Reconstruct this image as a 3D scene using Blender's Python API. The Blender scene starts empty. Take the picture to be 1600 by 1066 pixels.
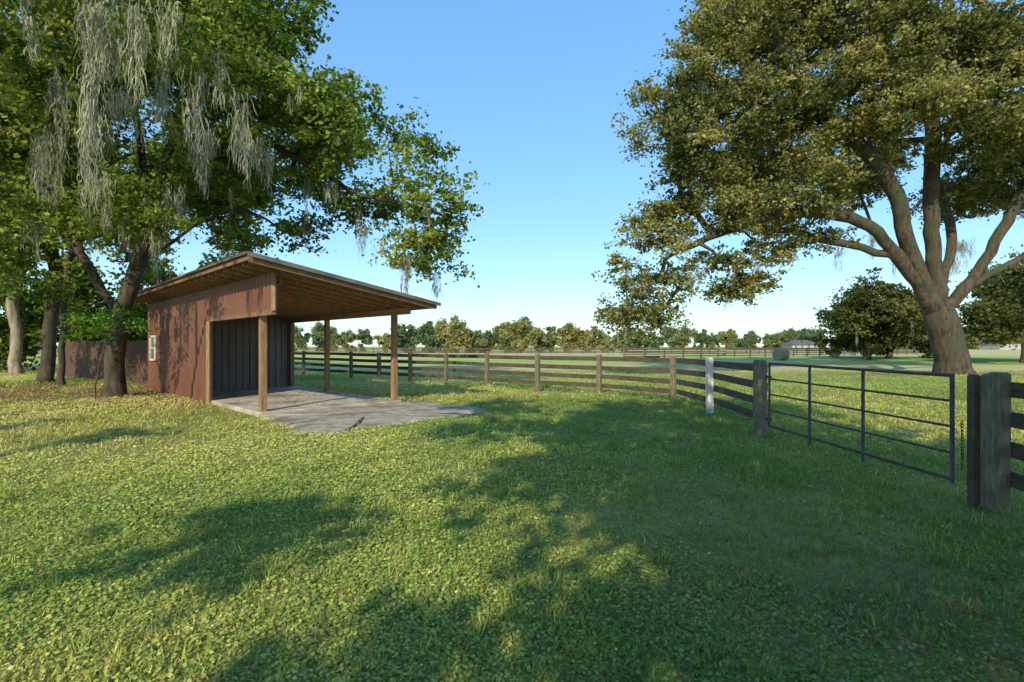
import bpy, math, random
import numpy as np
from mathutils import Vector
rng=np.random.default_rng(7); random.seed(7)
scene=bpy.context.scene
# ---------------------------------------------------------------- materials
def nodes_of(m):
    m.use_nodes=True
    nt=m.node_tree
    return nt,nt.nodes,nt.links,nt.nodes["Principled BSDF"]
def noise_mat(name,c1,c2,scale=4,rough=.8,bump=.3,stretch=(1,1,1),c3=None,s3=1.0,metal=0,detail=8,lo=.35,hi=.65,bdist=.02):
    m=bpy.data.materials.new(name); nt,N,L,P=nodes_of(m)
    tc=N.new("ShaderNodeTexCoord"); mp=N.new("ShaderNodeMapping"); mp.inputs["Scale"].default_value=stretch
    L.new(tc.outputs["Object"],mp.inputs["Vector"])
    n=N.new("ShaderNodeTexNoise"); n.inputs["Scale"].default_value=scale; n.inputs["Detail"].default_value=detail; n.inputs["Roughness"].default_value=.65
    L.new(mp.outputs[0],n.inputs["Vector"])
    r=N.new("ShaderNodeValToRGB"); r.color_ramp.elements[0].position=lo; r.color_ramp.elements[1].position=hi
    r.color_ramp.elements[0].color=(*c1,1); r.color_ramp.elements[1].color=(*c2,1)
    L.new(n.outputs["Fac"],r.inputs[0]); out=r.outputs[0]
    if c3:
        n2=N.new("ShaderNodeTexNoise"); n2.inputs["Scale"].default_value=s3; n2.inputs["Detail"].default_value=6
        L.new(tc.outputs["Object"],n2.inputs["Vector"])
        r2=N.new("ShaderNodeValToRGB"); r2.color_ramp.elements[0].position=.48; r2.color_ramp.elements[1].position=.68
        L.new(n2.outputs["Fac"],r2.inputs[0])
        mx=N.new("ShaderNodeMixRGB"); L.new(r2.outputs[0],mx.inputs[0]); L.new(out,mx.inputs[1]); mx.inputs[2].default_value=(*c3,1); out=mx.outputs[0]
    L.new(out,P.inputs["Base Color"]); P.inputs["Roughness"].default_value=rough; P.inputs["Metallic"].default_value=metal
    if bump:
        b=N.new("ShaderNodeBump"); b.inputs["Strength"].default_value=bump; b.inputs["Distance"].default_value=bdist
        L.new(n.outputs["Fac"],b.inputs["Height"]); L.new(b.outputs[0],P.inputs["Normal"])
    return m
def leaf_mat(name,trans=.35,tint=(1.35,1.3,.7)):
    m=bpy.data.materials.new(name); nt,N,L,P=nodes_of(m); N.remove(P)
    a=N.new("ShaderNodeAttribute"); a.attribute_name="Col"
    d=N.new("ShaderNodeBsdfDiffuse"); L.new(a.outputs["Color"],d.inputs["Color"])
    t=N.new("ShaderNodeBsdfTranslucent")
    g=N.new("ShaderNodeMixRGB"); g.blend_type='MULTIPLY'; g.inputs[0].default_value=1; L.new(a.outputs["Color"],g.inputs[1]); g.inputs[2].default_value=(*tint,1)
    L.new(g.outputs[0],t.inputs["Color"])
    mx=N.new("ShaderNodeMixShader"); mx.inputs[0].default_value=trans
    L.new(d.outputs[0],mx.inputs[1]); L.new(t.outputs[0],mx.inputs[2])
    L.new(mx.outputs[0],N["Material Output"].inputs["Surface"])
    return m
M_bark=noise_mat("bark",(.025,.019,.013),(.11,.083,.058),6,.95,.9,(1,1,.25),(.05,.06,.03),.9,bdist=.05)
M_barkpale=noise_mat("bark_pale",(.14,.11,.08),(.4,.33,.26),5,.95,.8,(1,1,.25),bdist=.05)
M_leaf=leaf_mat("oak_leaves",.40); M_grass=leaf_mat("grass_blades",.35,(1.15,1.15,.8)); M_moss=leaf_mat("moss_strands",.3,(1,1,1))
M_wall=noise_mat("brown_metal",(.185,.078,.05),(.225,.10,.065),1.0,.34,.01,(1,1,.6),(.16,.068,.045),.8,metal=.15)
M_dark=noise_mat("brown_metal_inside",(.12,.085,.07),(.18,.13,.108),1.5,.45,.03,(1,1,.6))
M_roof=noise_mat("roof_metal",(.13,.105,.09),(.24,.2,.165),3,.4,.1,c3=(.16,.09,.055),s3=2,metal=.3)
M_wood=noise_mat("post_wood",(.17,.09,.045),(.36,.21,.11),6,.8,.35,(5,5,.5))
M_rafter=noise_mat("rafter_wood",(.22,.12,.06),(.42,.25,.13),5,.8,.3,(2,2,2))
M_trim=noise_mat("trim_brown",(.17,.085,.045),(.28,.15,.09),5,.6,.15)
M_ply=noise_mat("roof_underside",(.2,.105,.06),(.33,.19,.11),3,.8,.2)
M_conc=noise_mat("concrete",(.34,.29,.22),(.54,.48,.40),2.5,.9,.4,c3=(.22,.17,.11),s3=.9,bdist=.01)
M_conc2=noise_mat("concrete_old",(.2,.17,.13),(.46,.40,.32),5,.95,.9,c3=(.16,.135,.085),s3=1.3,bdist=.03)
M_board=noise_mat("fence_board",(.03,.022,.015),(.12,.09,.062),5,.85,.5,(1,1,6),(.09,.09,.05),2.0)
M_post=noise_mat("fence_post",(.07,.055,.036),(.29,.24,.165),9,.9,.6,(3,3,.5),(.10,.11,.05),3.5,lo=.3,hi=.7)
M_white=noise_mat("white_paint",(.45,.42,.36),(.8,.78,.72),7,.6,.3,(2,2,1),(.3,.27,.2),4)
M_iron=noise_mat("gate_iron",(.04,.03,.023),(.12,.08,.055),9,.6,.3,metal=.15)
M_glass=noise_mat("window_glass",(.08,.09,.09),(.2,.22,.22),2,.15,0)
M_redwood=noise_mat("red_wood",(.06,.028,.018),(.14,.07,.04),4,.8,.4,(1,1,5))
M_hay=noise_mat("hay",(.2,.16,.1),(.36,.3,.2),8,.95,.8)
M_black=noise_mat("black_plastic",(.012,.012,.013),(.03,.03,.03),4,.5,.1)
M_housewall=noise_mat("house_wall",(.3,.29,.27),(.42,.41,.38),1,.8,0)
M_shingle=noise_mat("shingle",(.07,.07,.075),(.14,.13,.13),2,.9,0)

# ---------------------------------------------------------------- mesh helpers
def link(o,parent=None):
    scene.collection.objects.link(o)
    if parent: o.parent=parent
    return o
def mesh_obj(name,V,F,mat,parent=None,smooth=False):
    me=bpy.data.meshes.new(name); me.from_pydata([tuple(v) for v in V],[],F); me.materials.append(mat)
    if smooth: me.polygons.foreach_set("use_smooth",[True]*len(me.polygons))
    me.update(); return link(bpy.data.objects.new(name,me),parent)
def empty(name,loc=(0,0,0)):
    e=bpy.data.objects.new(name,None); e.empty_display_size=.3; scene.collection.objects.link(e); return e
def quads_obj(name,V,C,mat,parent=None):
    V=np.asarray(V,dtype=np.float32); n=len(V)
    me=bpy.data.meshes.new(name); me.vertices.add(n*4); me.loops.add(n*4); me.polygons.add(n)
    me.vertices.foreach_set("co",V.reshape(-1))
    me.loops.foreach_set("vertex_index",np.arange(n*4,dtype=np.int32))
    me.polygons.foreach_set("loop_start",np.arange(0,n*4,4,dtype=np.int32))
    try: me.polygons.foreach_set("loop_total",np.full(n,4,dtype=np.int32))
    except Exception: pass
    me.update(calc_edges=True)
    ca=me.color_attributes.new("Col",'FLOAT_COLOR','POINT')
    c4=np.ones((n,4,4),dtype=np.float32); c4[:,:,:3]=np.clip(C,0,.85)[:,None,:]
    ca.data.foreach_set("color",c4.reshape(-1))
    me.materials.append(mat)
    return link(bpy.data.objects.new(name,me),parent)
class Acc:
    def __init__(s): s.V=[];s.F=[]
    def box(s,c,a,b,d):
        c,a,b,d=[Vector(q) for q in (c,a,b,d)]
        i=len(s.V)
        for sa in(-1,1):
            for sb in(-1,1):
                for sd in(-1,1): s.V.append(c+a*sa+b*sb+d*sd)
        for f in((0,1,3,2),(4,6,7,5),(0,4,5,1),(2,3,7,6),(0,2,6,4),(1,5,7,3)): s.F.append(tuple(i+k for k in f))
    def beam(s,p0,p1,w,h):
        p0,p1=Vector(p0),Vector(p1); d=p1-p0; l=d.length; d.normalize()
        up=Vector((0,0,1)) if abs(d.z)<.95 else Vector((0,1,0))
        side=d.cross(up).normalized(); u2=side.cross(d).normalized()
        s.box((p0+p1)/2,d*l/2,side*w/2,u2*h/2)
    def post(s,x,y,z0,z1,w,ang=0,lean=(0,0),cap=.02):
        # square post with slightly chamfered top
        i=len(s.V); ca,sa=math.cos(ang),math.sin(ang)
        for z,k,t in((z0,1,0),(z1-cap,1,1),(z1,.75,1)):
            for dx,dy in((-1,-1),(1,-1),(1,1),(-1,1)):
                a=dx*w/2*k;b=dy*w/2*k
                s.V.append(Vector((x+a*ca-b*sa+lean[0]*t,y+a*sa+b*ca+lean[1]*t,z)))
        for r in(0,4):
            for k in range(4): s.F.append((i+r+k,i+r+(k+1)%4,i+r+4+(k+1)%4,i+r+4+k))
        s.F.append((i+8,i+9,i+10,i+11))
    def tube(s,p0,p1,r0,r1,n=8,cap=False):
        p0,p1=Vector(p0),Vector(p1); d=(p1-p0)
        if d.length<1e-6: return
        d.normalize(); up=Vector((0,0,1)) if abs(d.z)<.9 else Vector((1,0,0))
        e1=d.cross(up).normalized(); e2=d.cross(e1); i=len(s.V)
        for p,r in((p0,r0),(p1,r1)):
            for k in range(n):
                t=2*math.pi*k/n; s.V.append(p+e1*math.cos(t)*r+e2*math.sin(t)*r)
        for k in range(n): s.F.append((i+k,i+(k+1)%n,i+n+(k+1)%n,i+n+k))
        if cap:
            s.F.append(tuple(i+k for k in range(n))); s.F.append(tuple(i+n+k for k in range(n)))
    def obj(s,name,mat,parent=None,smooth=False,bevel=0):
        o=mesh_obj(name,s.V,s.F,mat,parent,smooth)
        if bevel:
            b=o.modifiers.new("b",'BEVEL'); b.width=bevel; b.segments=1
        return o
class PN:
    def __init__(s,seed,freqs):
        r=np.random.default_rng(seed); s.k=[]
        for f in freqs:
            for _ in range(5):
                a=r.uniform(0,2*math.pi); q=f*r.uniform(.7,1.4); s.k.append((math.cos(a)*q,math.sin(a)*q,r.uniform(0,6.28),1/f**.5))
        s.n=sum(k[3] for k in s.k)**.5
    def __call__(s,x,y):
        o=0
        for a,b,c,w in s.k: o=o+w*np.sin(a*x+b*y+c)
        return o/s.n/1.2
pn1=PN(1,(.5,1.2,2.6)); pn2=PN(2,(1.5,4,9)); pn3=PN(3,(.25,.7)); pn4=PN(4,(2.5,5,11))
def hgt(x,y):
    x=np.asarray(x,float);y=np.asarray(y,float)
    f=np.exp(-(x*x+y*y)/900.)
    return .02*pn1(x,y)*f

# ---------------------------------------------------------------- ground
def build_ground():
    nx=220;ny=230
    t=np.linspace(-1,1,nx); xs=np.sinh(t*6.6)*2.2
    t=np.linspace(0,1,ny); ys=-60+np.concatenate([np.linspace(0,60,60,endpoint=False),60+np.sinh(np.linspace(0,1,ny-60)*6.6)*5.0])
    X,Y=np.meshgrid(xs,ys); Z=hgt(X,Y)
    V=np.stack([X,Y,Z],-1).reshape(-1,3)
    F=[(j*nx+i,j*nx+i+1,(j+1)*nx+i+1,(j+1)*nx+i) for j in range(ny-1) for i in range(nx-1)]
    m=bpy.data.materials.new("lawn_ground"); nt,N,L,P=nodes_of(m)
    tc=N.new("ShaderNodeTexCoord")
    def noise(s,sc=(1,1,1),d=8):
        mp=N.new("ShaderNodeMapping"); mp.inputs["Scale"].default_value=sc; L.new(tc.outputs["Object"],mp.inputs[0])
        n=N.new("ShaderNodeTexNoise"); n.inputs["Scale"].default_value=s; n.inputs["Detail"].default_value=d; n.inputs["Roughness"].default_value=.7; L.new(mp.outputs[0],n.inputs["Vector"]); return n.outputs["Fac"]
    def ramp(f,els):
        r=N.new("ShaderNodeValToRGB"); cr=r.color_ramp
        cr.elements[0].position=els[0][0]; cr.elements[0].color=(*els[0][1],1); cr.elements[1].position=els[-1][0]; cr.elements[1].color=(*els[-1][1],1)
        for p,c in els[1:-1]:
            e=cr.elements.new(p); e.color=(*c,1)
        L.new(f,r.inputs[0]); return r.outputs[0]
    def mix(f,a,b):
        x=N.new("ShaderNodeMixRGB")
        if isinstance(f,float): x.inputs[0].default_value=f
        else: L.new(f,x.inputs[0])
        L.new(a,x.inputs[1]); L.new(b,x.inputs[2]); return x.outputs[0]
    near=ramp(noise(14),[(.3,(.11,.085,.04)),(.5,(.21,.19,.07)),(.7,(.35,.35,.12))])
    near2=ramp(noise(1.1),[(.35,(.20,.25,.06)),(.5,(.31,.33,.08)),(.68,(.45,.37,.18))])
    nearc=mix(.5,near,near2)
    fine=ramp(noise(2.5,(1,1,1)),[(.3,(.19,.33,.045)),(.7,(.34,.47,.10))])
    band=ramp(noise(.05,(.25,1,1),5),[(.44,(0,0,0)),(.58,(1,1,1))])
    straw=ramp(noise(.9,(.6,1,1)),[(.3,(.38,.33,.14)),(.7,(.62,.53,.28))])
    past=mix(band,fine,straw)
    sep=N.new("ShaderNodeSeparateXYZ"); L.new(tc.outputs["Object"],sep.inputs[0])
    def mr(o,a,b,c=0,d=1):
        q=N.new("ShaderNodeMapRange"); q.interpolation_type='SMOOTHSTEP'; L.new(o,q.inputs[0]); q.inputs[1].default_value=a;q.inputs[2].default_value=b;q.inputs[3].default_value=c;q.inputs[4].default_value=d; return q.outputs[0]
    def mul(a,b):
        q=N.new("ShaderNodeMath"); q.operation='MULTIPLY'; L.new(a,q.inputs[0]); L.new(b,q.inputs[1]); return q.outputs[0]
    def addn(o,n,k):
        q=N.new("ShaderNodeMath"); q.operation='MULTIPLY_ADD'; L.new(n,q.inputs[0]); q.inputs[1].default_value=k; L.new(o,q.inputs[2]); return q.outputs[0]
    wob=addn(sep.outputs["Y"],noise(.12),14.0)
    strip=mul(mr(wob,36,39),mr(wob,50,54,1,0))
    past2=mix(strip,past,straw)
    strip2=mul(mr(wob,95,105),mr(wob,240,300,1,0))
    past2=mix(strip2,past2,straw)
    col=mix(mr(sep.outputs["Y"],15,24),nearc,past2)
    def dist(cx,cy,sx,sy):
        a=N.new("ShaderNodeVectorMath"); a.operation='SUBTRACT'; L.new(tc.outputs["Object"],a.inputs[0]); a.inputs[1].default_value=(cx,cy,0)
        b=N.new("ShaderNodeVectorMath"); b.operation='MULTIPLY'; L.new(a.outputs[0],b.inputs[0]); b.inputs[1].default_value=(1/sx,1/sy,0)
        l=N.new("ShaderNodeVectorMath"); l.operation='LENGTH'; L.new(b.outputs[0],l.inputs[0]); return l.outputs["Value"]
    soil=ramp(noise(9),[(.3,(.11,.068,.04)),(.5,(.24,.155,.095)),(.7,(.40,.29,.19))])
    n4=noise(1.6)
    for c in((-17,19,8,5.5),(-10,14.5,3.5,1.6),(26,30,7,3)):
        dd=addn(dist(*c),n4,1.2)
        col=mix(mr(dd,1.15,1.65,1,0),col,soil)
    L.new(col,P.inputs["Base Color"]); P.inputs["Roughness"].default_value=.95; P.inputs["Specular IOR Level"].default_value=.1
    b=N.new("ShaderNodeBump"); b.inputs["Strength"].default_value=.9; b.inputs["Distance"].default_value=.06; L.new(noise(12),b.inputs["Height"]); L.new(b.outputs[0],P.inputs["Normal"])
    mesh_obj("ground",V,F,m,smooth=True)
build_ground()

# ---------------------------------------------------------------- shed frame coordinates
P0=np.array([-5.33,11.38]); U=np.array([-.715,.70]); U/=np.linalg.norm(U); W=np.array([U[1],-U[0]])
def S(a,b,z): p=P0+a*U+b*W; return Vector((p[0],p[1],z))
def shed_local(x,y):
    q=np.stack([x-P0[0],y-P0[1]],-1); return q@U,q@W
APRON=[(-6.4,13.0),(-6.15,12.15),(-5.6,11.6),(-5.15,10.9),(-4.6,10.5),(-4.25,9.8),(-3.62,9.3),(-3.15,9.45),(-3.0,10.05),(-2.35,10.65),(-1.9,11.3),(-1.15,11.95),(-.55,12.75),(-.85,13.6),(-1.8,14.3),(-2.7,15.2),(-4.2,14.6)]
def in_poly(x,y,P):
    ins=np.zeros(len(x),bool); n=len(P)
    for i in range(n):
        x1,y1=P[i];x2,y2=P[(i+1)%n]
        c=((y1>y)!=(y2>y))&(x<(x2-x1)*(y-y1)/(y2-y1+1e-12)+x1); ins^=c
    return ins

# ---------------------------------------------------------------- grass, clover and leaf litter
def build_grass():
    def sample(n,d0,d1,expo,knee):
        ds=np.linspace(d0,d1,4000); w=(2*ds+2)*np.where(ds<knee,1,(knee/ds)**expo); c=np.cumsum(w); c/=c[-1]
        d=np.interp(rng.random(n),c,ds); x=(rng.random(n)*2-1)*(d*1.08+.9); return x,d
    def keep(x,y):
        a,b=shed_local(x,y); s=(a>.7)&(a<13)&(b>-.15)&(b<4.0)
        e=.16*pn2(x*2,y*2)
        return ~(s|in_poly(x+e,y+e,APRON))
    n=560000
    x,y=sample(n,1.3,34,1.75,3.4)
    dens=pn1(x,y)+.6*pn2(x,y)+.5*pn4(x,y)
    dirt=np.exp(-(((x-2.4)/1.5)**2+((y-3.4)/1.1)**2))*.35+np.exp(-(((x+17)/7)**2+((y-19)/5)**2))*1.6
    k=keep(x,y)&(rng.random(n)<np.clip(.85+.5*dens-dirt,.2,1)); x=x[k];y=y[k]
    # taller tufts
    tx,ty=sample(1500,1.6,22,1.2,4); kk=keep(tx,ty)&(rng.random(1500)<np.clip(.5+.6*pn1(tx-3,ty),.1,1)); tx=tx[kk];ty=ty[kk]
    per=26; ux=np.repeat(tx,per)+rng.normal(0,.035,len(tx)*per)*np.repeat(np.clip((ty/3.2)**.5,.8,2.2),per); uy=np.repeat(ty,per)+rng.normal(0,.035,len(tx)*per)*np.repeat(np.clip((ty/3.2)**.5,.8,2.2),per)
    tuft=np.concatenate([np.zeros(len(x),bool),np.ones(len(ux),bool)]); x=np.concatenate([x,ux]); y=np.concatenate([y,uy]); n=len(x)
    z=hgt(x,y); sc=np.clip((y/3.2)**.45,.8,2.4)
    isl=(rng.random(n)<np.clip(.6+.7*pn1(x+40,y-13),.08,.93))&~tuft
    V=np.zeros((n,4,3)); th=rng.uniform(0,6.283,n)
    clump=np.clip(1+.6*pn4(x+3,y),.35,2.0)
    h=rng.uniform(.015,.05,n)*sc*clump; w=rng.uniform(.0022,.0045,n)*sc*1.15; lean=rng.uniform(.3,1.5,n)*h
    h=np.where(tuft,rng.uniform(.05,.11,n)*sc**.8,h); lean=np.where(tuft,rng.uniform(.2,1.0,n)*h,lean)
    dx,dy=np.cos(th),np.sin(th)
    base=np.stack([x,y,z-.005],-1); tip=base+np.stack([dx*lean,dy*lean,h],-1)
    mid=(base*.55+tip*.45); mid[:,2]+=h*.12; sd=np.stack([-dy*w,dx*w,np.zeros(n)],-1)
    V[:,0]=base;V[:,1]=mid-sd;V[:,2]=tip;V[:,3]=mid+sd
    s=rng.uniform(.007,.018,n)*sc; zz=z+rng.uniform(.006,.04,n)*sc*clump
    nrm=np.stack([rng.normal(0,.4,n),rng.normal(0,.4,n)-.25,np.ones(n)],-1); nrm/=np.linalg.norm(nrm,axis=1)[:,None]
    e1=np.stack([dx,dy,np.zeros(n)],-1); e1-=nrm*(e1*nrm).sum(1)[:,None]; e2=np.cross(nrm,e1)
    c=np.stack([x,y,zz],-1)
    L4=np.stack([c-e1*s[:,None],c-e2*s[:,None]*.8,c+e1*s[:,None],c+e2*s[:,None]*.8],1)
    V[isl]=L4[isl]
    g=np.array([[.20,.33,.08],[.38,.46,.11],[.64,.60,.18],[.80,.69,.33]])
    t=np.clip(1.2+.8*pn3(x,y)+.6*pn1(x+9,y)+.35*pn4(x-6,y)+rng.normal(0,.5,n)-.25*isl+np.clip(-(x+.5)*.2,-.45,.8),0,2.999)  # x term yellows the left lawn: sunlight painted into the blade colour
    i=t.astype(int); f=(t-i)[:,None]; C=g[i]*(1-f)+g[i+1]*f; C*=rng.uniform(.6,1.25,n)[:,None]
    br=(rng.random(n)<.05+.35*np.exp(-(((x-2.4)/1.3)**2+((y-3.3)/.9)**2)))
    C[br]=np.array([.38,.27,.15])*rng.uniform(.5,1.3,(br.sum(),1))
    quads_obj("grass",V,C,M_grass)
    n=11000; x,y=sample(n,1.5,24,1.2,3.5); k=keep(x,y)&(rng.random(n)<np.clip(.3+.5*pn1(x-5,y+3)+1.3*np.exp(-(((x-2.4)/1.6)**2+((y-3.4)/1.3)**2)),.1,1)); x=x[k];y=y[k]
    m=7000; x=np.concatenate([x,rng.normal(-16,4,m)]); y=np.concatenate([y,rng.normal(18,3,m)]); k=keep(x,y); x=x[k];y=y[k]
    m=260; a=rng.uniform(.8,6,m); b=rng.uniform(.1,3.7,m)**1.0; x=np.concatenate([x,P0[0]+a*U[0]+b*W[0]]); y=np.concatenate([y,P0[1]+a*U[1]+b*W[1]]); zc=np.zeros(len(x)); zc[-m:]=.085
    n=len(x)
    s=rng.uniform(.012,.026,n)*np.clip(y/6,1,2.2); th=rng.uniform(0,6.28,n); nrm=np.stack([rng.normal(0,.35,n),rng.normal(0,.35,n),np.ones(n)],-1); nrm/=np.linalg.norm(nrm,axis=1)[:,None]
    e1=np.stack([np.cos(th),np.sin(th),np.zeros(n)],-1); e1-=nrm*(e1*nrm).sum(1)[:,None]; e2=np.cross(nrm,e1)
    c=np.stack([x,y,hgt(x,y)+rng.uniform(.01,.045,n)+zc],-1); s=s[:,None]
    V=np.stack([c-e1*s,c-e2*s*.5,c+e1*s,c+e2*s*.5],1)
    C=np.array([.30,.18,.09])*rng.uniform(.4,1.5,n)[:,None]
    quads_obj("fallen_leaves",V,C,M_grass)
build_grass()

# ---------------------------------------------------------------- trees
def leaf_quads(c,s,asp=.72,flat=.35):
    n=len(c); d=rng.normal(0,1,(n,3)); d[:,2]*=.7; d/=np.linalg.norm(d,axis=1)[:,None]
    nr=rng.normal(0,1,(n,3)); nr[:,2]+=flat*2; nr-=d*(nr*d).sum(1)[:,None]; nr/=np.linalg.norm(nr,axis=1)[:,None]
    e=np.cross(d,nr); s=s[:,None]/2
    return np.stack([c-d*s,c-e*s*asp,c+d*s,c+e*s*asp],1)
def make_moss(items,seed,parent):
    r=np.random.default_rng(seed); Q=[];C=[]
    for (x,y,z,l,w) in items:
        m=int(30+190*w*l); col=np.array([.46,.46,.32])*r.uniform(.6,1.05)
        nsub=max(2,int(2+6*w)); subs=r.normal(0,w*.45,(nsub,2)); sl=r.uniform(.35,1,nsub); sl[0]=1
        for _ in range(m):
            si=r.integers(0,nsub); top=r.uniform(0,.75)*sl[si]*l
            ll=min(l*sl[si]-top,l*r.uniform(.12,.4)); k=4
            f0=top/(l+1e-6); sp=w*.27*(1-f0*.8)
            px,py,pz=x+subs[si,0]*(1-.3*f0)+r.normal(0,sp),y+subs[si,1]*(1-.3*f0)+r.normal(0,sp),z-top; seg=max(2,int(ll/.10)); ww=r.uniform(.005,.014)
            a=r.uniform(0,3.14)
            for s in range(seg):
                f=s/seg; f2=(s+1)/seg; w1=ww*(1-f*.8)*r.uniform(.5,1.5); w2=ww*(1-f2*.8)
                nx=px+r.normal(0,.028); ny=py+r.normal(0,.028); nz=pz-ll/seg
                ca,sa=math.cos(a),math.sin(a)
                Q.append([(px-ca*w1,py-sa*w1,pz),(px+ca*w1,py+sa*w1,pz),(nx+ca*w2,ny+sa*w2,nz),(nx-ca*w2,ny-sa*w2,nz)])
                C.append(col*r.uniform(.7,1.3)); px,py,pz=nx,ny,nz; a+=r.normal(0,.5)
    if Q: quads_obj("spanish_moss",np.array(Q),np.array(C),M_moss,parent)
def make_tree(name,limbs,blobs,density,sig,nleaf,leaf,c1,c2,tipr,p,seed,moss=(),mossrand=0,bark=None,zs=.75,mosslen=(.5,1.6),rootflare=1.5,sides=8,steep=.5,minc=3):
    r=np.random.default_rng(seed); root=empty(name)
    pos=[];par=[]
    def add(q,pa): pos.append(np.array(q,float)); par.append(pa); return len(pos)-1
    for li,pl in enumerate(limbs):
        pl=[np.array(q,float) for q in pl]
        if li==0: last=add(pl[0],-1)
        else:
            A=np.array(pos); last=int(np.argmin(((A-pl[0])**2).sum(1)))
        pts=[pos[last]]+pl[1:]
        for k in range(len(pts)-1):
            p0=pts[max(k-1,0)];p1=pts[k];p2=pts[k+1];p3=pts[min(k+2,len(pts)-1)]
            L=np.linalg.norm(p2-p1); ns=max(1,int(L/.55))
            for s in range(1,ns+1):
                t=s/ns
                q=.5*((2*p1)+(-p0+p2)*t+(2*p0-5*p1+4*p2-p3)*t*t+(-p0+3*p1-3*p2+p3)*t**3)
                last=add(q+r.normal(0,.04,3),last)
    cl=[]
    for (x,y,z,R) in blobs:
        n=max(minc,int(density*4.19*R**3*zs))
        d=r.normal(0,1,(n,3)); d/=np.linalg.norm(d,axis=1)[:,None]; d*=(R*r.random(n)**(1/2.4))[:,None]; d[:,2]*=zs
        cl.append(np.array([x,y,z])+d)
    cl=np.concatenate(cl); A=np.array(pos); dm=np.array([np.sqrt(((A-c)**2).sum(1)).min() for c in cl]); order=np.argsort(dm)
    buf=np.zeros((60000,3)); nb=len(pos); buf[:nb]=A
    for ci in order:
        c=cl[ci]; df=buf[:nb]-c; d=np.sqrt((df**2).sum(1))+steep*np.clip(df[:,2],0,None)
        j=int(np.argmin(d)); q0=buf[j].copy(); L=np.linalg.norm(c-q0); ns=max(1,int(L/.6)); last=j
        bow=r.normal(0,.09,3)*L; bow[2]+=.08*L
        for s in range(1,ns+1):
            t=s/ns; q=q0*(1-t)+c*t+bow*math.sin(math.pi*t)+(r.normal(0,.05,3) if s<ns else 0)
            last=add(q,last); buf[nb]=q; nb+=1
    N=len(pos); ch=np.zeros(N,bool)
    for k in range(N):
        if par[k]>=0: ch[par[k]]=True
    acc=np.zeros(N)
    for k in range(N-1,-1,-1):
        if not ch[k]: acc[k]=tipr**p
        if par[k]>=0: acc[par[k]]+=acc[k]
    rad=acc**(1/p)
    B=Acc(); base=pos[0]
    def fr(q,rr): return rr*(1+(rootflare-1)*math.exp(-max(q[2]-base[2],0)/.45)) if np.linalg.norm(q[:2]-base[:2])<1.2 else rr
    for k in range(N):
        if par[k]<0: continue
        a,b=pos[par[k]],pos[k]; ra,rb=rad[par[k]],rad[k]
        ra=min(ra,rb*1.3)
        if rb<=tipr*1.01: rb*=.6; ra=min(ra,tipr*.8)
        sd=14 if rb>.15 else (sides if rb>.05 else 4)
        R1=fr(b,rb)
        B.tube(a,b,fr(a,ra),R1,sd)
        if rb>.05:
            u=(b-a)/max(np.linalg.norm(b-a),1e-6); q0=b; r0=R1
            for f,g in((.35,.93),(.65,.74),(.85,.5),(.98,.15)):
                q1=b+u*R1*f; B.tube(q0,q1,r0,R1*g,sd); q0=q1; r0=R1*g
    B.obj("trunk_and_limbs",bark or M_bark,root,True)
    m=len(cl); nl=np.maximum(20,(nleaf*r.uniform(.45,1.5,m))).astype(int); idx=np.repeat(np.arange(m),nl); n=len(idx)
    csig=r.uniform(.65,1.3,m)*sig
    off=r.normal(0,1,(n,3))*csig[idx][:,None]; off[:,2]*=.55
    sub=r.normal(0,1,(m,9,3))*csig[:,None,None]; sub[:,:,2]*=.6
    si=r.integers(0,9,n); off=np.where((r.random(n)<.75)[:,None],sub[idx,si]+off*.33,off)
    c=cl[idx]+off
    V=leaf_quads(c,r.uniform(.6,1.3,n)*leaf)
    tc=np.clip(r.normal(.42,.34,m),0,1)[idx]+r.normal(0,.2,n); tc=np.clip(tc,0,1)[:,None]
    C=(np.array(c1)*(1-tc)+np.array(c2)*tc)*r.uniform(.7,1.3,n)[:,None]
    quads_obj("foliage",V,C,M_leaf,root)
    items=list(moss)
    if mossrand:
        lowz=np.argsort(cl[:,2]+r.normal(0,2.0,m))[:mossrand*2]
        for k in r.permutation(lowz)[:mossrand]:
            q=cl[k]; items.append((q[0],q[1],q[2],r.uniform(*mosslen),r.uniform(.1,.28)))
    make_moss(items,seed+5,root)
    return root
GL1=(.08,.145,.03); GL2=(.34,.41,.09)
T1=[(-2.7,17,6.1,1.4),(-3.6,17,7.4,1.4),(-3.1,17.2,4.5,.9),(-2.4,17.5,5.2,.8),(-5.6,17,8.7,1.9),(-4.9,18,6.6,1.4),(-7.1,16,9.6,2.2),(-8.0,16,11.8,2.2),(-8.8,15,9.3,2.2),
(-10.3,15,11,2.5),(-10.2,16,6.9,1.5),(-12.6,15,9.9,2.6),(-13.4,15,6.2,1.9),(-14.9,15,8.4,2.4),(-11.2,15,5.4,1.3),(-7.75,20,8.4,1.6),(-11,20,7.1,1.8),(-12.4,16,14.1,3),(-9.6,17,14.4,2.5),
(-13,22,9.5,3),(-16,21,8,2.6),(-8.6,21.5,10.5,2.2),(-3.9,17.2,5.0,.9),(-14,13,5.0,1.2),(-9.3,18,5.2,1.0),(-6.0,18.6,6.6,1.1),(-6.8,16.6,7.6,1.1),(-9,17,7.3,1.2),(-7.3,17.6,5.6,.8)]
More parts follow.
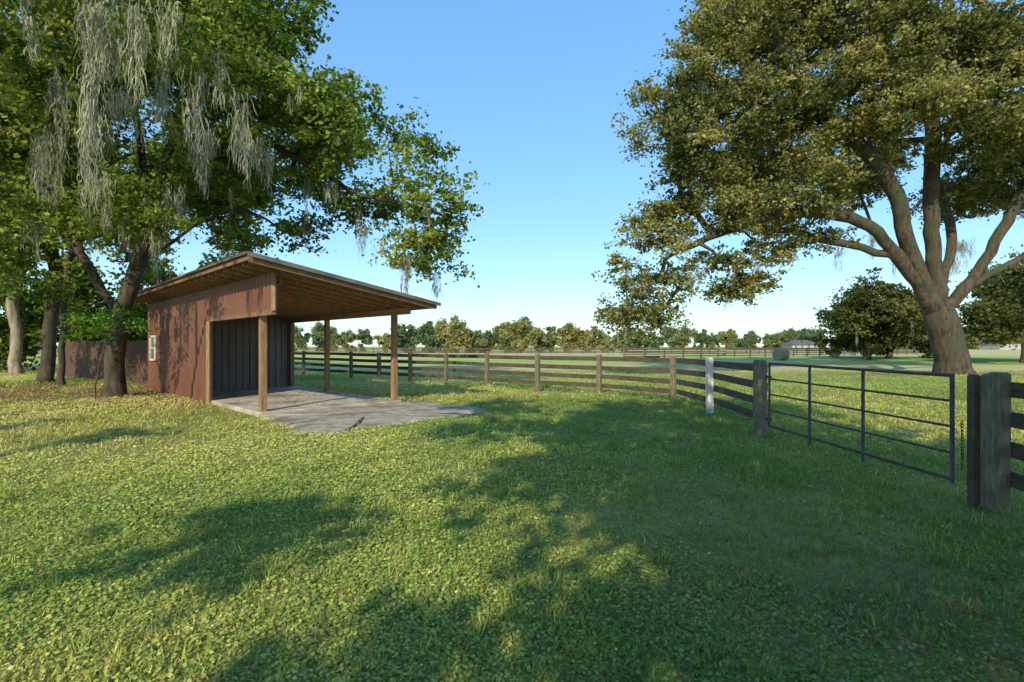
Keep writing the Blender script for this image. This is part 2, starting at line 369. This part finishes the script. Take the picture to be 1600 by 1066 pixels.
L1=[[(-13.0,16.7,-.2),(-12.95,16.7,1.2),(-12.7,16.6,2.6),(-12.1,16.5,4.2),(-11.2,16.4,6.0)],
[(-11.2,16.4,6.0),(-9.8,16.3,7.6),(-8.2,16.4,8.2),(-6.6,16.8,7.5),(-5.0,17,6.7),(-3.4,17,6.3),(-2.6,17.1,6.1)],
[(-12.1,16.5,4.2),(-10.6,17,5.6),(-9.2,17.4,6.3),(-7.9,17.7,5.6),(-6.9,18,4.9)],
[(-11.2,16.4,6.0),(-10.6,16,8.2),(-9.6,15.8,10.3),(-9.0,16,12.8)],
[(-12.7,16.6,2.6),(-13.6,16.2,4.6),(-14.3,15.6,6.6),(-14.8,15.2,8.2)],
[(-11.5,16.4,5.3),(-12.3,17,8),(-12.5,16.8,11),(-12.4,16.5,13.6)]]
mossL=[(-6.8,8.2,7.4,3.0,.26),(-6.9,8.3,5.6,1.7,.12),(-6.2,8.3,7.3,1.8,.3),(-5.6,9.2,6.7,1.6,.3),(-5.1,9.4,6.4,1.6,.26),(-7.4,8.9,5.9,2.0,.18),(-8.3,12,8.2,1.6,.4),(-7.3,12.2,6.9,1.6,.3),(-6.5,12.2,6.8,1.5,.3),(-6.5,8.3,7.6,1.5,.45),(-5.9,8.6,7.5,1.3,.35),
 (-8.6,9.6,6.8,1.7,.3),(-9.4,10.2,6.0,1.5,.25),(-11.4,14,6.5,1.8,.4),(-8.4,14,7.3,1.7,.4),(-10.2,13.5,8.6,2.0,.4),(-4.9,16.6,5.7,1.3,.3),(-4.3,16.6,5.2,1.1,.25),(-3.4,16.7,4.6,1.0,.25),(-5.8,16.5,7.2,1.3,.3),(-7.6,15.5,8.0,1.8,.4),(-9.6,14.5,6.3,1.5,.35),(-12.4,13.8,7.4,2.2,.4)]
make_tree("live_oak_tree",L1,T1,.80,.42,360,.145,GL1,GL2,.021,2.1,11,mossL,66,mosslen=(.8,2.2))
make_tree("live_oak_tree.001",[[(-13.5,7.5,-.2),(-13.3,7.6,2),(-12.8,7.7,4),(-11.6,8,6)],[(-11.6,8,6),(-9.6,8.3,7.3),(-7.6,8.5,7.6),(-5.8,9,7.2)],[(-11.6,8,6),(-11.5,9,8.5),(-11,9.5,11)]],
[(-6.3,8.8,7.6,1.1),(-7.8,8.8,7.7,1.3),(-5.3,9.4,7.0,.8),(-9.5,8.6,7.9,1.5),(-10,10,9.5,2),(-11.5,10.5,11,2.2),(-8.2,11,9.3,1.7),(-12.6,10,7,1.4),(-9.3,9.5,6.4,.9)],.85,.33,320,.105,GL1,(.34,.35,.10),.018,2.1,12,(),14,mosslen=(.6,1.8))
make_tree("live_oak_tree.002",[[(-20.4,22.4,-.2),(-20.3,22.4,2),(-19.9,22.3,4.5),(-20.2,22,8)],[(-19.9,22.3,4.5),(-18.3,22,6.5),(-16.8,21.6,8.5)]],
[(-22,21,10,3.6),(-18.5,20,12,3),(-24,23,7,3),(-17.5,24,7,2.3),(-20.5,21,6,2.2),(-19,18,5.4,1.8),(-23,19,5,2.2),(-17.5,18.5,3.9,1.1)],.5,.48,270,.18,GL1,GL2,.028,2.0,13,(),20)
make_tree("pale_bark_tree",[[(-29,30,-.2),(-29.2,30,4),(-29.4,30,9),(-29,30,14)]],[(-29,30,13,4),(-26,30,11,3),(-32,29,9,3)],.25,.6,230,.24,GL1,GL2,.045,2.0,14,(),0,M_barkpale)
make_tree("live_oak_tree.003",[[(-18.6,21.2,-.2),(-18.7,21.3,3),(-18,21,6)]],[(-17.5,20,7.5,2),(-19,22,8,2.2)],.3,.5,200,.18,GL1,GL2,.04,2.0,15,(),0)
# big oak on the right
R=[(6.75,27,5.4,1.9),(7.8,27,8.4,2.3),(8.3,27,12.1,2.3),(9.8,28,15.0,2.8),(9.7,28,17.0,1.7),(12.3,28,17.8,3.0),(13.3,28,13.6,3.2),(11.5,28,9.8,2.6),(11.2,28,6.6,1.5),(6.5,27,3.6,1.0),(5.9,27,3.2,.7),(7.4,27,2.9,.6),(8.2,27.5,3.4,.8),(13.7,28,6.6,1.3),
(9.6,27.5,5.0,1.1),(12.5,28,5.4,1.0),(13.3,28,5.1,.7),(11.2,28,4.9,.8),(15.0,28.5,7.8,1.3),
(15.8,28,10.6,2.8),(17.2,28,15.3,3.4),(15.8,28,19.9,3.4),(21,28,18.5,3.6),(20.2,27,14.0,3.2),(20.6,30,11.4,2.0),(25.9,28,17.8,3.8),(25.2,27,13.4,2.8),(29.8,28,15.3,4),(18.6,31,8.1,1.3),(31,29,11.5,3),
(29.8,35,11.4,2.3),(23.6,29,24,4),(16.9,30,22,3.4),(12.5,29,21,2.6),(18,37,14,3.6),(26,39,15,3.6),(34,35,13,3.6),(16.5,33,9.8,1.8),(13.5,31,11,2.2),(10.5,29,12,2.2)]
LR=[[(25.9,30,-.2),(25.6,30,1.5),(25.1,30,3.4)],
[(25.1,30,3.4),(23.9,29.8,4.9),(22.2,29.5,6.8),(20.4,29.2,8.5),(17.8,29,9.2),(14.8,28.6,9.0),(11.8,28,8.0),(8.6,27.4,6.6)],
[(24.2,29.9,4.6),(22.6,29.2,7.5),(21.2,28.6,10.6),(18.8,28.2,13.0),(15.6,28,15.2)],
[(25.1,30,3.4),(24.8,30,6.2),(24.4,29.8,9.5),(24.2,29.4,13.2),(23.6,29,18)],
[(25.1,30,3.4),(26.8,29.8,5.6),(28.2,29.5,8.2),(29.4,29.2,11.2),(30,29,14.5)],
[(26.4,29.9,5.0),(28.8,29.6,6.4),(31.5,29.4,8.0),(34,30,10.5)],
[(25.2,30,4.7),(26.6,31,8),(26.6,32,12),(27,33,15)],
[(23.5,29.7,5.4),(21.5,30.4,8.6),(20.5,30.6,12)],
[(22.2,29.5,6.8),(19.8,30.2,7.6),(17,31,8.6)]]
GR1=(.07,.095,.032); GR2=(.40,.37,.14)
mossR=[(6.4,27,4.2,1.5,.3),(7.4,27,4.0,1.5,.35),(10.4,28,6.2,1.6,.35),(13.4,28,6.3,1.6,.35),(19.4,30.5,7.6,1.8,.35),(26.8,31,8.0,2.6,.5),(28.4,32,8.4,2.4,.5),(23.0,30.5,7.6,2.0,.4),(21.6,30.5,8.6,2.0,.4),(30.5,29.5,7.6,2.0,.4)]
make_tree("live_oak_tree.004",LR,R,.40,.55,350,.19,GR1,GR2,.041,2.0,21,mossR,34,mosslen=(.6,1.6),rootflare=1.35)
def simple_oak(name,x,y,h,w,seed,c1=GR1,c2=GR2,leaf=.36,n=10,nl=240,dens=.15,lo=.35):
    r=np.random.default_rng(seed); bl=[]
    for k in range(n):
        a=r.uniform(0,6.28); rr=w*.5*r.random()**.6; bl.append((x+rr*math.cos(a),y+rr*math.sin(a)*.7,h*r.uniform(lo,.82),w*r.uniform(.16,.26)))
    make_tree(name,[[(x,y,-.2),(x+.1,y,h*.2)],[(x+.1,y,h*.2),(x-w*.2,y,h*.5)],[(x+.1,y,h*.2),(x+w*.22,y,h*.55)],[(x+.1,y,h*.2),(x,y,h*.7)]],bl,dens,.8,nl,leaf,c1,c2,.05,2.0,seed,(),8,mosslen=(1,2.6))
D1=(.055,.075,.024); D2=(.2,.2,.07)
simple_oak("live_oak_tree.005",43,62,9,14,31,D1,D2,lo=.3)
simple_oak("live_oak_tree.006",50,50,10,13,32,D1,D2,lo=.35)
simple_oak("live_oak_tree.007",58,56,11,14,33,D1,D2,lo=.4)
simple_oak("live_oak_tree.008",53,72,8,13,34,D1,D2,lo=.25)
# trees standing behind the photographer; they shade the lawn
def shade_oak(name,trunk,blobs,seed,dens=.34,nl=210,sig=.45,minc=3):
    x,y=trunk
    lim=[[(x,y,-.2),(x,y,2.5)]]+[[(x,y,2.5),((x+b[0])/2,(y+b[1])/2,b[2]*.75),b[:3]] for b in blobs[::3]]
    make_tree(name,lim,blobs,dens,sig,nl,.26,GL1,GL2,.026,2.0,seed,(),0,minc=minc)
shade_oak("live_oak_tree.009",(2.5,-9),[(-3.0,-9.8,7.5,1.4),(.3,-9.7,7.5,2.1),(-1.0,-9.2,7.5,1.6),(3.8,-9.5,7.5,2.2),(6.5,-9,7.5,2),(-1.9,-6.5,7.5,1.7),(1,-6.3,7.5,2.1),(3.8,-6.3,7.5,2.1),(0,-8,8.0,1.8),(2.4,-8,8.0,1.8),(2.2,-10.8,7.5,1.8),(-1.0,-3.4,7.5,1.8),(1.8,-3.2,7.5,1.9),(-3.2,-2.3,7.6,1.1),(-1.2,-2.4,9.4,1.8),(1.6,-2.4,9.6,1.8),(-4.6,-2.2,10.2,1.3),(-2.2,-12.6,8,1.6),(1,-13,8.5,2.2),(4.5,-13,8.5,2.2),(-5.9,-7.6,7.5,.4)],41,.85,190,.42,2)
shade_oak("live_oak_tree.010",(-19,-7),[(-10.9,-2.2,7.5,.8),(-13.5,-1.5,7.5,1.0),(-16.5,-2.5,8,1.6),(-12.6,-5.9,7.5,.4)],42,.8,140,.28,2)

def sapling():
    make_tree("young_shrub",[[(-12.2,15.0,-.1),(-12.1,15.0,1.2),(-11.9,15,2.0)],[(-12.0,15,1.6),(-11.0,15,2.1),(-10.6,15,2.2)],[(-12.0,15,1.6),(-12.8,14.9,2.2)]],
    [(-11.9,15,2.25,.6),(-11.0,15,2.25,.45),(-12.8,15,2.2,.5),(-11.5,14.8,2.5,.4)],9,.16,90,.08,(.08,.18,.03),(.18,.34,.06),.008,2.2,51,(),0,rootflare=1)
sapling()
def foliage_mass(name,blobs,leaf,c1,c2,per,seed,gray=0,zs=.8):
    r=np.random.default_rng(seed); Cs=[];Ls=[]
    for b in blobs:
        x,y,z,R=b[:4]; cc1,cc2=(b[4],b[5]) if len(b)>4 else (c1,c2)
        n=int(per*R*R); k=max(6,int(R*R*1.6)); sub=r.normal(0,1,(k,3)); sub/=np.linalg.norm(sub,axis=1)[:,None]; sub*=R*r.uniform(.3,1.0,(k,1)); sub[:,2]*=zs
        ix=r.integers(0,k,n); q=np.array([x,y,z])+sub[ix]+r.normal(0,R*.17,(n,3)); q[:,2]=np.maximum(q[:,2],.05)
        t=np.clip(r.random(k)[ix]+r.normal(0,.18,n),0,1)[:,None]
        Cs.append((np.array(cc1)*(1-t)+np.array(cc2)*t)*r.uniform(.75,1.25,n)[:,None]); Ls.append(q)
    c=np.concatenate(Ls); quads_obj(name,leaf_quads(c,r.uniform(.6,1.4,len(c))*leaf,.8),np.concatenate(Cs),M_leaf)
r_=np.random.default_rng(5)
foliage_mass("undergrowth",[(x,r_.uniform(30,36),r_.uniform(1,6),r_.uniform(1.8,3)) for x in np.arange(-46,-17,1.0)],.28,(.05,.08,.02),(.2,.26,.06),360,61)
bl=[]
def far(x0,x1,d,hmin,hmax,step,warm):
    x=x0
    while x<x1:
        h=r_.uniform(hmin,hmax); R=h*r_.uniform(.3,.45); y=d+r_.uniform(-12,12)
        k=r_.random()  # palettes below are paled: distance haze painted into the leaf colours
        if k<warm*.4: c=((.24,.25,.11),(.40,.38,.16))
        elif k<warm*.4+.3: c=((.16,.20,.10),(.30,.33,.14))
        else: c=((.11,.16,.09),(.20,.27,.13))
        for _ in range(4): bl.append((x+r_.normal(0,R*.6),y+r_.normal(0,1),h*r_.uniform(.3,.72),R*r_.uniform(.5,.8),*c))
        bl.append((x,y,h*.15,R*.6,*c))
        x+=step*r_.uniform(.6,1.3)
far(-80,-36,150,6,9,5,.4)
far(-30,28,135,6,10.5,4.5,.6)
far(-34,10,160,7,13,6,.5)
far(26,75,230,6,11,7,.3)
far(55,210,290,8,14,8,.2)
far(-30,80,330,8,12,8,.2)
far(120,260,260,9,14,9,.1)
far(-260,-80,240,8,14,9,.2)
far(190,420,330,12,18,12,.1)
foliage_mass("distant_trees",bl,.68,GR1,GR2,130,62)

# ---------------------------------------------------------------- shed
shed=empty("run_in_shed")
ZB=3.3; SL=.155
def zroof(b): return ZB-SL*b
AF=-.5; AE=12.75; BL=-.62; BR=4.12
def ribwall(name,a0,b0,a1,b1,z0,ztop,mat,side=1,pitch=.23,depth=.034):
    p0=P0+a0*U+b0*W; p1=P0+a1*U+b1*W; d=p1-p0; L=np.linalg.norm(d); d/=L; nr=np.array([d[1],-d[0]])*side
    prof=[];t=0
    while t<L:
        for dt,o in((0,0),(.13,0),(.145,1),(.185,1),(.20,0)):
            if t+dt<=L: prof.append((t+dt,o*depth))
        t+=pitch
    prof.append((L,0)); V=[];F=[]
    for i,(t,o) in enumerate(prof):
        q=p0+d*t+nr*o; f=t/L; zt=ztop(b0+(b1-b0)*f); zb=z0
        V+= [(q[0],q[1],zb),(q[0],q[1],zt)]
        if i: F.append((2*i-2,2*i,2*i+1,2*i-1))
    o=mesh_obj(name,V,F,mat,shed); return o
wt=lambda b: zroof(b)-.02
ribwall("side_wall",4.6,0,12.6,0,0,wt,M_wall,-1)
ribwall("side_wall_inner",4.62,.08,8.3,.08,0,wt,M_dark,1)
ribwall("header_panel",0,0,4.6,0,2.42,wt,M_wall,-1)
ribwall("header_panel_inner",0,.08,4.6,.08,2.42,wt,M_dark,1)
ribwall("inner_wall",8.3,.09,8.3,3.85,.1,wt,M_dark,1)
ribwall("low_side_wall",8.35,3.88,12.6,3.88,0,wt,M_wall,1)
ribwall("back_wall",12.62,0,12.62,3.88,0,wt,M_wall,-1)
A=Acc()
A.beam(S(-.02,.03,2.40),S(4.6,.03,2.40),.1,.10)
A.beam(S(-.035,.03,2.44),S(-.035,.03,3.28),.09,.09)
A.obj("header_trim",M_trim,shed)
A=Acc()
A.beam(S(4.58,-.02,0),S(4.58,-.02,2.36),.10,.14)
A.obj("corner_post",M_wood,shed)
A=Acc()
ang=math.atan2(U[1],U[0])
for a,b in((1.0,.16),(1.0,3.78),(5.2,3.78),(8.15,3.78)):
    p=P0+a*U+b*W; A.post(p[0],p[1],.06 if a>0.5 else 0,zroof(b)-.17 if b>1 else zroof(b)-.02,.145,ang,cap=.002)
A.obj("posts",M_wood,shed,bevel=.006)
A=Acc()
A.beam(S(.25,3.78,zroof(3.78)-.085),S(8.3,3.78,zroof(3.78)-.085),.11,.17)
A.beam(S(.25,.28,zroof(.28)-.10),S(8.28,.28,zroof(.28)-.10),.07,.17)
A.obj("beams",M_rafter,shed)
A=Acc()
a=AF+.05
while a<AE:
    A.beam(S(a,BL+.05,zroof(BL+.05)+.055),S(a,BR-.05,zroof(BR-.05)+.055),.045,.12); a+=.61
A.obj("rafters",M_rafter,shed)
A=Acc()
for b in np.arange(BL+.25,BR,.62): A.beam(S(AF+.04,b,zroof(b)+.135),S(AE,b,zroof(b)+.135),.09,.03)
A.obj("purlins",M_rafter,shed)
A=Acc()
A.beam(S(AF,BL-.02,zroof(BL)+.07),S(AF,BR+.02,zroof(BR)+.07),.04,.15)
A.beam(S(AF-.02,BL-.02,zroof(BL)+.09),S(AE,BL-.02,zroof(BL)+.09),.035,.09)
A.beam(S(AF-.02,BR+.02,zroof(BR)+.08),S(AE,BR+.02,zroof(BR)+.08),.035,.12)
A.obj("fascia",M_trim,shed)
def roof():
    V=[];F=[];prof=[];t=AF-.08
    while t<AE:
        for dt,o in((0,0),(.14,0),(.16,.025),(.19,.025),(.21,0)): prof.append((t+dt,o))
        t+=.23
    for i,(t,o) in enumerate(prof):
        for b in(BL-.08,BR+.1): V.append(S(t,b,zroof(b)+.158+o))
        for b in(BL-.08,BR+.1): V.append(S(t,b,zroof(b)+.150))
        if i:
            k=4*i; F.append((k-4,k-3,k+1,k)); F.append((k-2,k+2,k+3,k-1)); F.append((k-4,k,k+2,k-2)); F.append((k-3,k-1,k+3,k+1))
    F.append((0,2,3,1))
    mesh_obj("roof_sheets",V,F,M_roof,shed)
    A=Acc()
    A.beam(S(AF-.035,BL-.09,zroof(BL-.09)+.175),S(AF-.035,BR+.11,zroof(BR+.11)+.175),.13,.02)
    A.beam(S(AF-.10,BL-.09,zroof(BL-.09)+.14),S(AF-.10,BR+.11,zroof(BR+.11)+.14),.012,.09)
    A.beam(S(AF,BL-.09,zroof(BL-.09)+.165),S(AE,BL-.09,zroof(BL-.09)+.165),.02,.05)
    A.obj("roof_edge_trim",M_roof,shed)
    mesh_obj("roof_lining",[S(AF+.03,BL,zroof(BL)+.149),S(AE,BL,zroof(BL)+.149),S(AE,BR,zroof(BR)+.149),S(AF+.03,BR,zroof(BR)+.149)],[(0,1,2,3)],M_ply,shed)
roof()
A=Acc()
for (a0,a1,z0,z1) in((11.1,12.0,1.98,2.05),(11.1,12.0,1.1,1.17),(11.1,11.18,1.17,1.98),(11.92,12.0,1.17,1.98),(11.18,11.92,1.55,1.59)):
    A.box(S((a0+a1)/2,-.065,(z0+z1)/2),S((a1-a0)/2,0,0)-S(0,0,0),S(0,.028,0)-S(0,0,0),(0,0,(z1-z0)/2))
A.obj("window_frame",M_white,shed)
A=Acc(); A.box(S(11.55,-.05,1.57),S(.37,0,0)-S(0,0,0),S(0,.008,0)-S(0,0,0),(0,0,.41)); A.obj("window_pane",M_glass,shed)
A=Acc()
A.box(S(4.55,1.95,.0),S(3.8,0,0)-S(0,0,0),S(0,1.93,0)-S(0,0,0),(0,0,.10)); A.obj("floor_slab",M_conc,shed,bevel=.015)
def apron():
    pts=[]
    n=len(APRON)
    for i in range(n):
        p=np.array(APRON[i]);q=np.array(APRON[(i+1)%n])
        for t in np.linspace(0,1,7)[:-1]: pts.append(p*(1-t)+q*t+rng.normal(0,.05,2))
    n=len(pts); c=np.mean(pts,0); V=[];F=[]
    rings=[(1.0,-.05),(.99,.02),(.93,.045),(.8,.05),(.5,.058),(.2,.06)]
    for s,z in rings:
        for p in pts:
            q=c+(p-c)*s; V.append((q[0],q[1],z+(rng.normal(0,.006) if z>0 else 0)))
    for k in range(len(rings)-1):
        for i in range(n): F.append((k*n+i,k*n+(i+1)%n,(k+1)*n+(i+1)%n,(k+1)*n+i))
    F.append(tuple((len(rings)-1)*n+i for i in range(n)))
    mesh_obj("concrete_apron",V,F,M_conc2,None,True)
apron()

# ---------------------------------------------------------------- board fence
RZ=(1.23,.93,.63,.33)
def board_fence(name,pts,postw=.13,bd=.14,side=1,white=(),skip=(),h=1.36,lod=False,jit=.012):
    f=empty(name); Pz=Acc(); Bd=Acc(); Wh=Acc(); r=random.Random(len(pts))
    for i,(x,y) in enumerate(pts):
        j=min(i,len(pts)-2); dx=pts[j+1][0]-pts[j][0]; dy=pts[j+1][1]-pts[j][1]; ang=math.atan2(dy,dx)
        tgt=Wh if i in white else Pz
        w=postw*r.uniform(.9,1.12)
        tgt.post(x,y,-.1,h+r.uniform(-.03,.05),w,ang+r.uniform(-.06,.06),(r.uniform(-.02,.02),r.uniform(-.02,.02)))
    for i in range(len(pts)-1):
        if i in skip: continue
        a=Vector((*pts[i],0)); b=Vector((*pts[i+1],0)); d=(b-a).normalized(); nr=Vector((-d.y,d.x,0))*side
        for z in RZ:
            o=nr*(postw/2+.022+r.uniform(0,.008))
            Bd.beam(a+o+d*.012+Vector((0,0,z+r.uniform(-jit,jit))),b+o-d*.012+Vector((0,0,z+r.uniform(-jit,jit))),.026,bd)
    Pz.obj("fence_posts",M_post,f,bevel=.006); Bd.obj("fence_boards",M_board,f)
    if white: Wh.obj("painted_post",M_white,f)
pts=[(4.50,9.23),(4.79,12.4),(4.67,14.8),(2.88,16.9),(.93,18.6),(-.99,20.3),(-2.81,21.8),(-4.6,23.2),(-6.4,24.7)]
x,y=pts[-1]
for k in range(14): x-=1.83;y+=1.5; pts.append((x,y))
board_fence("board_fence",pts,.14,.145,-1,white=(1,),jit=.02)
board_fence("board_fence.001",[(4.86,5.12),(4.35,2.85),(4.1,.5),(3.9,-1.9),(3.8,-4.3)],.13,.15,1)
fp=[(-95+2.6*k,98+.12*k) for k in range(70)]
board_fence("board_fence.002",fp,.16,.15,-1)
fp=[(14+3.0*k,64+1.6*k) for k in range(26)]
board_fence("board_fence.003",fp,.14,.13,-1)

# ---------------------------------------------------------------- gate
g=empty("pipe_gate"); A=Acc()
GA=Vector((4.55,9.05,0)); GB=Vector((4.66,5.42,0))
zs=(1.34,1.07,.80,.52,.24)
for z in zs: A.tube(GA+Vector((0,0,z)),GB+Vector((0,0,z)),.02 if z in(1.34,.24) else .014,.02 if z in(1.34,.24) else .014,8,True)
def gp(t): return GA.lerp(GB,t)
for t,z0,z1,rr in((0.0,.22,1.36,.02),(.33,.13,1.35,.021),(.645,.13,1.35,.021),(1.0,.2,1.36,.022)):
    q=gp(t)+Vector((-.022 if 0<t<1 else 0,0,0)); A.tube(q+Vector((0,0,z0)),q+Vector((0,0,z1)),rr,rr,8,True)
A.obj("gate_frame",M_iron,g,True)
A=Acc()
for k in range(15):
    c=Vector((4.66,5.30,.86-.034*k)); n=8
    d1=Vector((.012,0,0)) if k%2 else Vector((0,.012,0))
    for i in range(n):
        t0=2*math.pi*i/n;t1=2*math.pi*(i+1)/n
        A.tube(c+d1*math.cos(t0)+Vector((0,0,.023*math.sin(t0))),c+d1*math.cos(t1)+Vector((0,0,.023*math.sin(t1))),.004,.004,5)
A.obj("chain",M_iron,g)
A=Acc()
for z in(1.1,.35): A.beam((4.6,9.08,z),(4.53,9.2,z),.03,.05)
A.obj("hinges",M_iron,g)
gpost=empty("gate_post"); A=Acc()
A.post(4.845,5.16,-.1,1.37,.145,.1); A.obj("wood_post",M_post,gpost,bevel=.012)
A=Acc(); A.post(4.735,5.25,-.1,1.36,.075,.1); A.obj("steel_post",M_iron,gpost)
gpost=empty("gate_post.001"); A=Acc(); A.post(4.49,9.29,-.1,1.40,.165,.05); A.obj("wood_post",M_post,gpost,bevel=.012)

# ---------------------------------------------------------------- plank fence at left
f=empty("privacy_fence"); A=Acc()
p0=np.array([-24.,27.5]);p1=np.array([-13.6,21.0]); d=(p1-p0);L=np.linalg.norm(d);d/=L; t=0
while t<L:
    q=p0+d*t; A.box((q[0],q[1],.95),(d[0]*.072,d[1]*.072,0),(-d[1]*.01,d[0]*.01,0),(0,0,.95+random.uniform(-.02,.02))); t+=.152
for z in(.4,1.5): A.beam((p0[0]+.04,p0[1]+.05,z),(p1[0]+.04,p1[1]+.05,z),.04,.09)
A.obj("planks",M_redwood,f)

# ---------------------------------------------------------------- hay bales, trough, far buildings
def bale(name,x,y,ang):
    e=empty(name); A=Acc(); d=Vector((math.cos(ang),math.sin(ang),0)); c=Vector((x,y,.68))
    for s0,s1,r0,r1 in((-.6,-.55,.62,.7),(-.55,.55,.7,.7),(.55,.6,.7,.62)): A.tube(c+d*s0,c+d*s1,r0,r1,24,True)
    A.obj("rolled_hay",M_hay,e)
    B=Acc()
    for s in(-.35,0,.35): B.tube(c+d*(s-.02),c+d*(s+.02),.708,.708,24)
    B.obj("twine",M_hay,e)
bale("hay_bale",31,59,.3); bale("hay_bale.001",46,73,1.0); bale("hay_bale.002",36,88,.6)
e=empty("water_trough"); A=Acc()
A.tube((14.4,52.5,0),(14.4,52.5,.6),.62,.72,20); A.tube((14.4,52.5,.62),(14.4,52.5,.5),.73,.66,20,True)
A.obj("tub",M_black,e)
def house(name,x,y,w,dp,h,rh,wall=M_housewall):
    e=empty(name); A=Acc(); A.box((x,y,h/2),(w/2,0,0),(0,dp/2,0),(0,0,h/2)); A.obj("walls",wall,e)
    o=.6; V=[(x-w/2-o,y-dp/2-o,h),(x+w/2+o,y-dp/2-o,h),(x+w/2+o,y+dp/2+o,h),(x-w/2-o,y+dp/2+o,h),(x-w/2+dp*.3,y,h+rh),(x+w/2-dp*.3,y,h+rh)]
    mesh_obj("roof",V,[(0,1,5,4),(1,2,5),(2,3,4,5),(3,0,4),(3,2,1,0)],M_shingle,e)
    A=Acc()
    for k in range(int(w/3)):
        xx=x-w/2+1.5+k*3; A.box((xx,y-dp/2-.02,1.5),(.55,0,0),(0,.03,0),(0,0,.6))
    A.obj("windows",M_glass,e)
house("farm_house",135,240,12,9,2.3,2.2); house("white_barn",230,236,20,10,3,1.4)

# ---------------------------------------------------------------- light, sky, camera
el=math.radians(31); az=np.array([.27,.963]); az/=np.linalg.norm(az)
w=bpy.data.worlds.new("World"); scene.world=w; w.use_nodes=True; N=w.node_tree.nodes; L=w.node_tree.links
sky=N.new("ShaderNodeTexSky"); sky.sky_type='NISHITA'; sky.sun_disc=False; sky.sun_elevation=el; sky.sun_rotation=math.atan2(-az[0],-az[1])
sky.air_density=1.0; sky.dust_density=.3; sky.ozone_density=1.5
gm=N.new("ShaderNodeGamma"); gm.inputs["Gamma"].default_value=.45
hs=N.new("ShaderNodeHueSaturation"); hs.inputs["Saturation"].default_value=1.75; hs.inputs["Value"].default_value=1.06
tint=N.new("ShaderNodeMixRGB"); tint.blend_type='MULTIPLY'; tint.inputs[0].default_value=1; tint.inputs[2].default_value=(2.45,3.1,3.6,1)
L.new(sky.outputs[0],gm.inputs["Color"]); L.new(gm.outputs[0],hs.inputs["Color"]); L.new(hs.outputs[0],tint.inputs[1])
L.new(tint.outputs[0],N["Background"].inputs["Color"]); N["Background"].inputs["Strength"].default_value=.15
sl=bpy.data.lights.new("sun",'SUN'); sl.energy=5; sl.angle=math.radians(.5); sl.color=(1,.89,.64)
so=link(bpy.data.objects.new("sun",sl)); D=Vector((az[0]*math.cos(el),az[1]*math.cos(el),-math.sin(el))); so.rotation_euler=D.to_track_quat('-Z','Y').to_euler(); so.location=(0,0,40)
cd=bpy.data.cameras.new("camera"); co=link(bpy.data.objects.new("camera",cd)); co.location=(0,0,1.65); co.rotation_euler=(math.radians(90),0,0)
cd.lens=18; cd.sensor_width=36; cd.shift_y=.005; cd.clip_end=6000; cd.clip_start=.05
scene.camera=co
scene.view_settings.view_transform='Standard'; scene.view_settings.look='None'; scene.view_settings.exposure=0
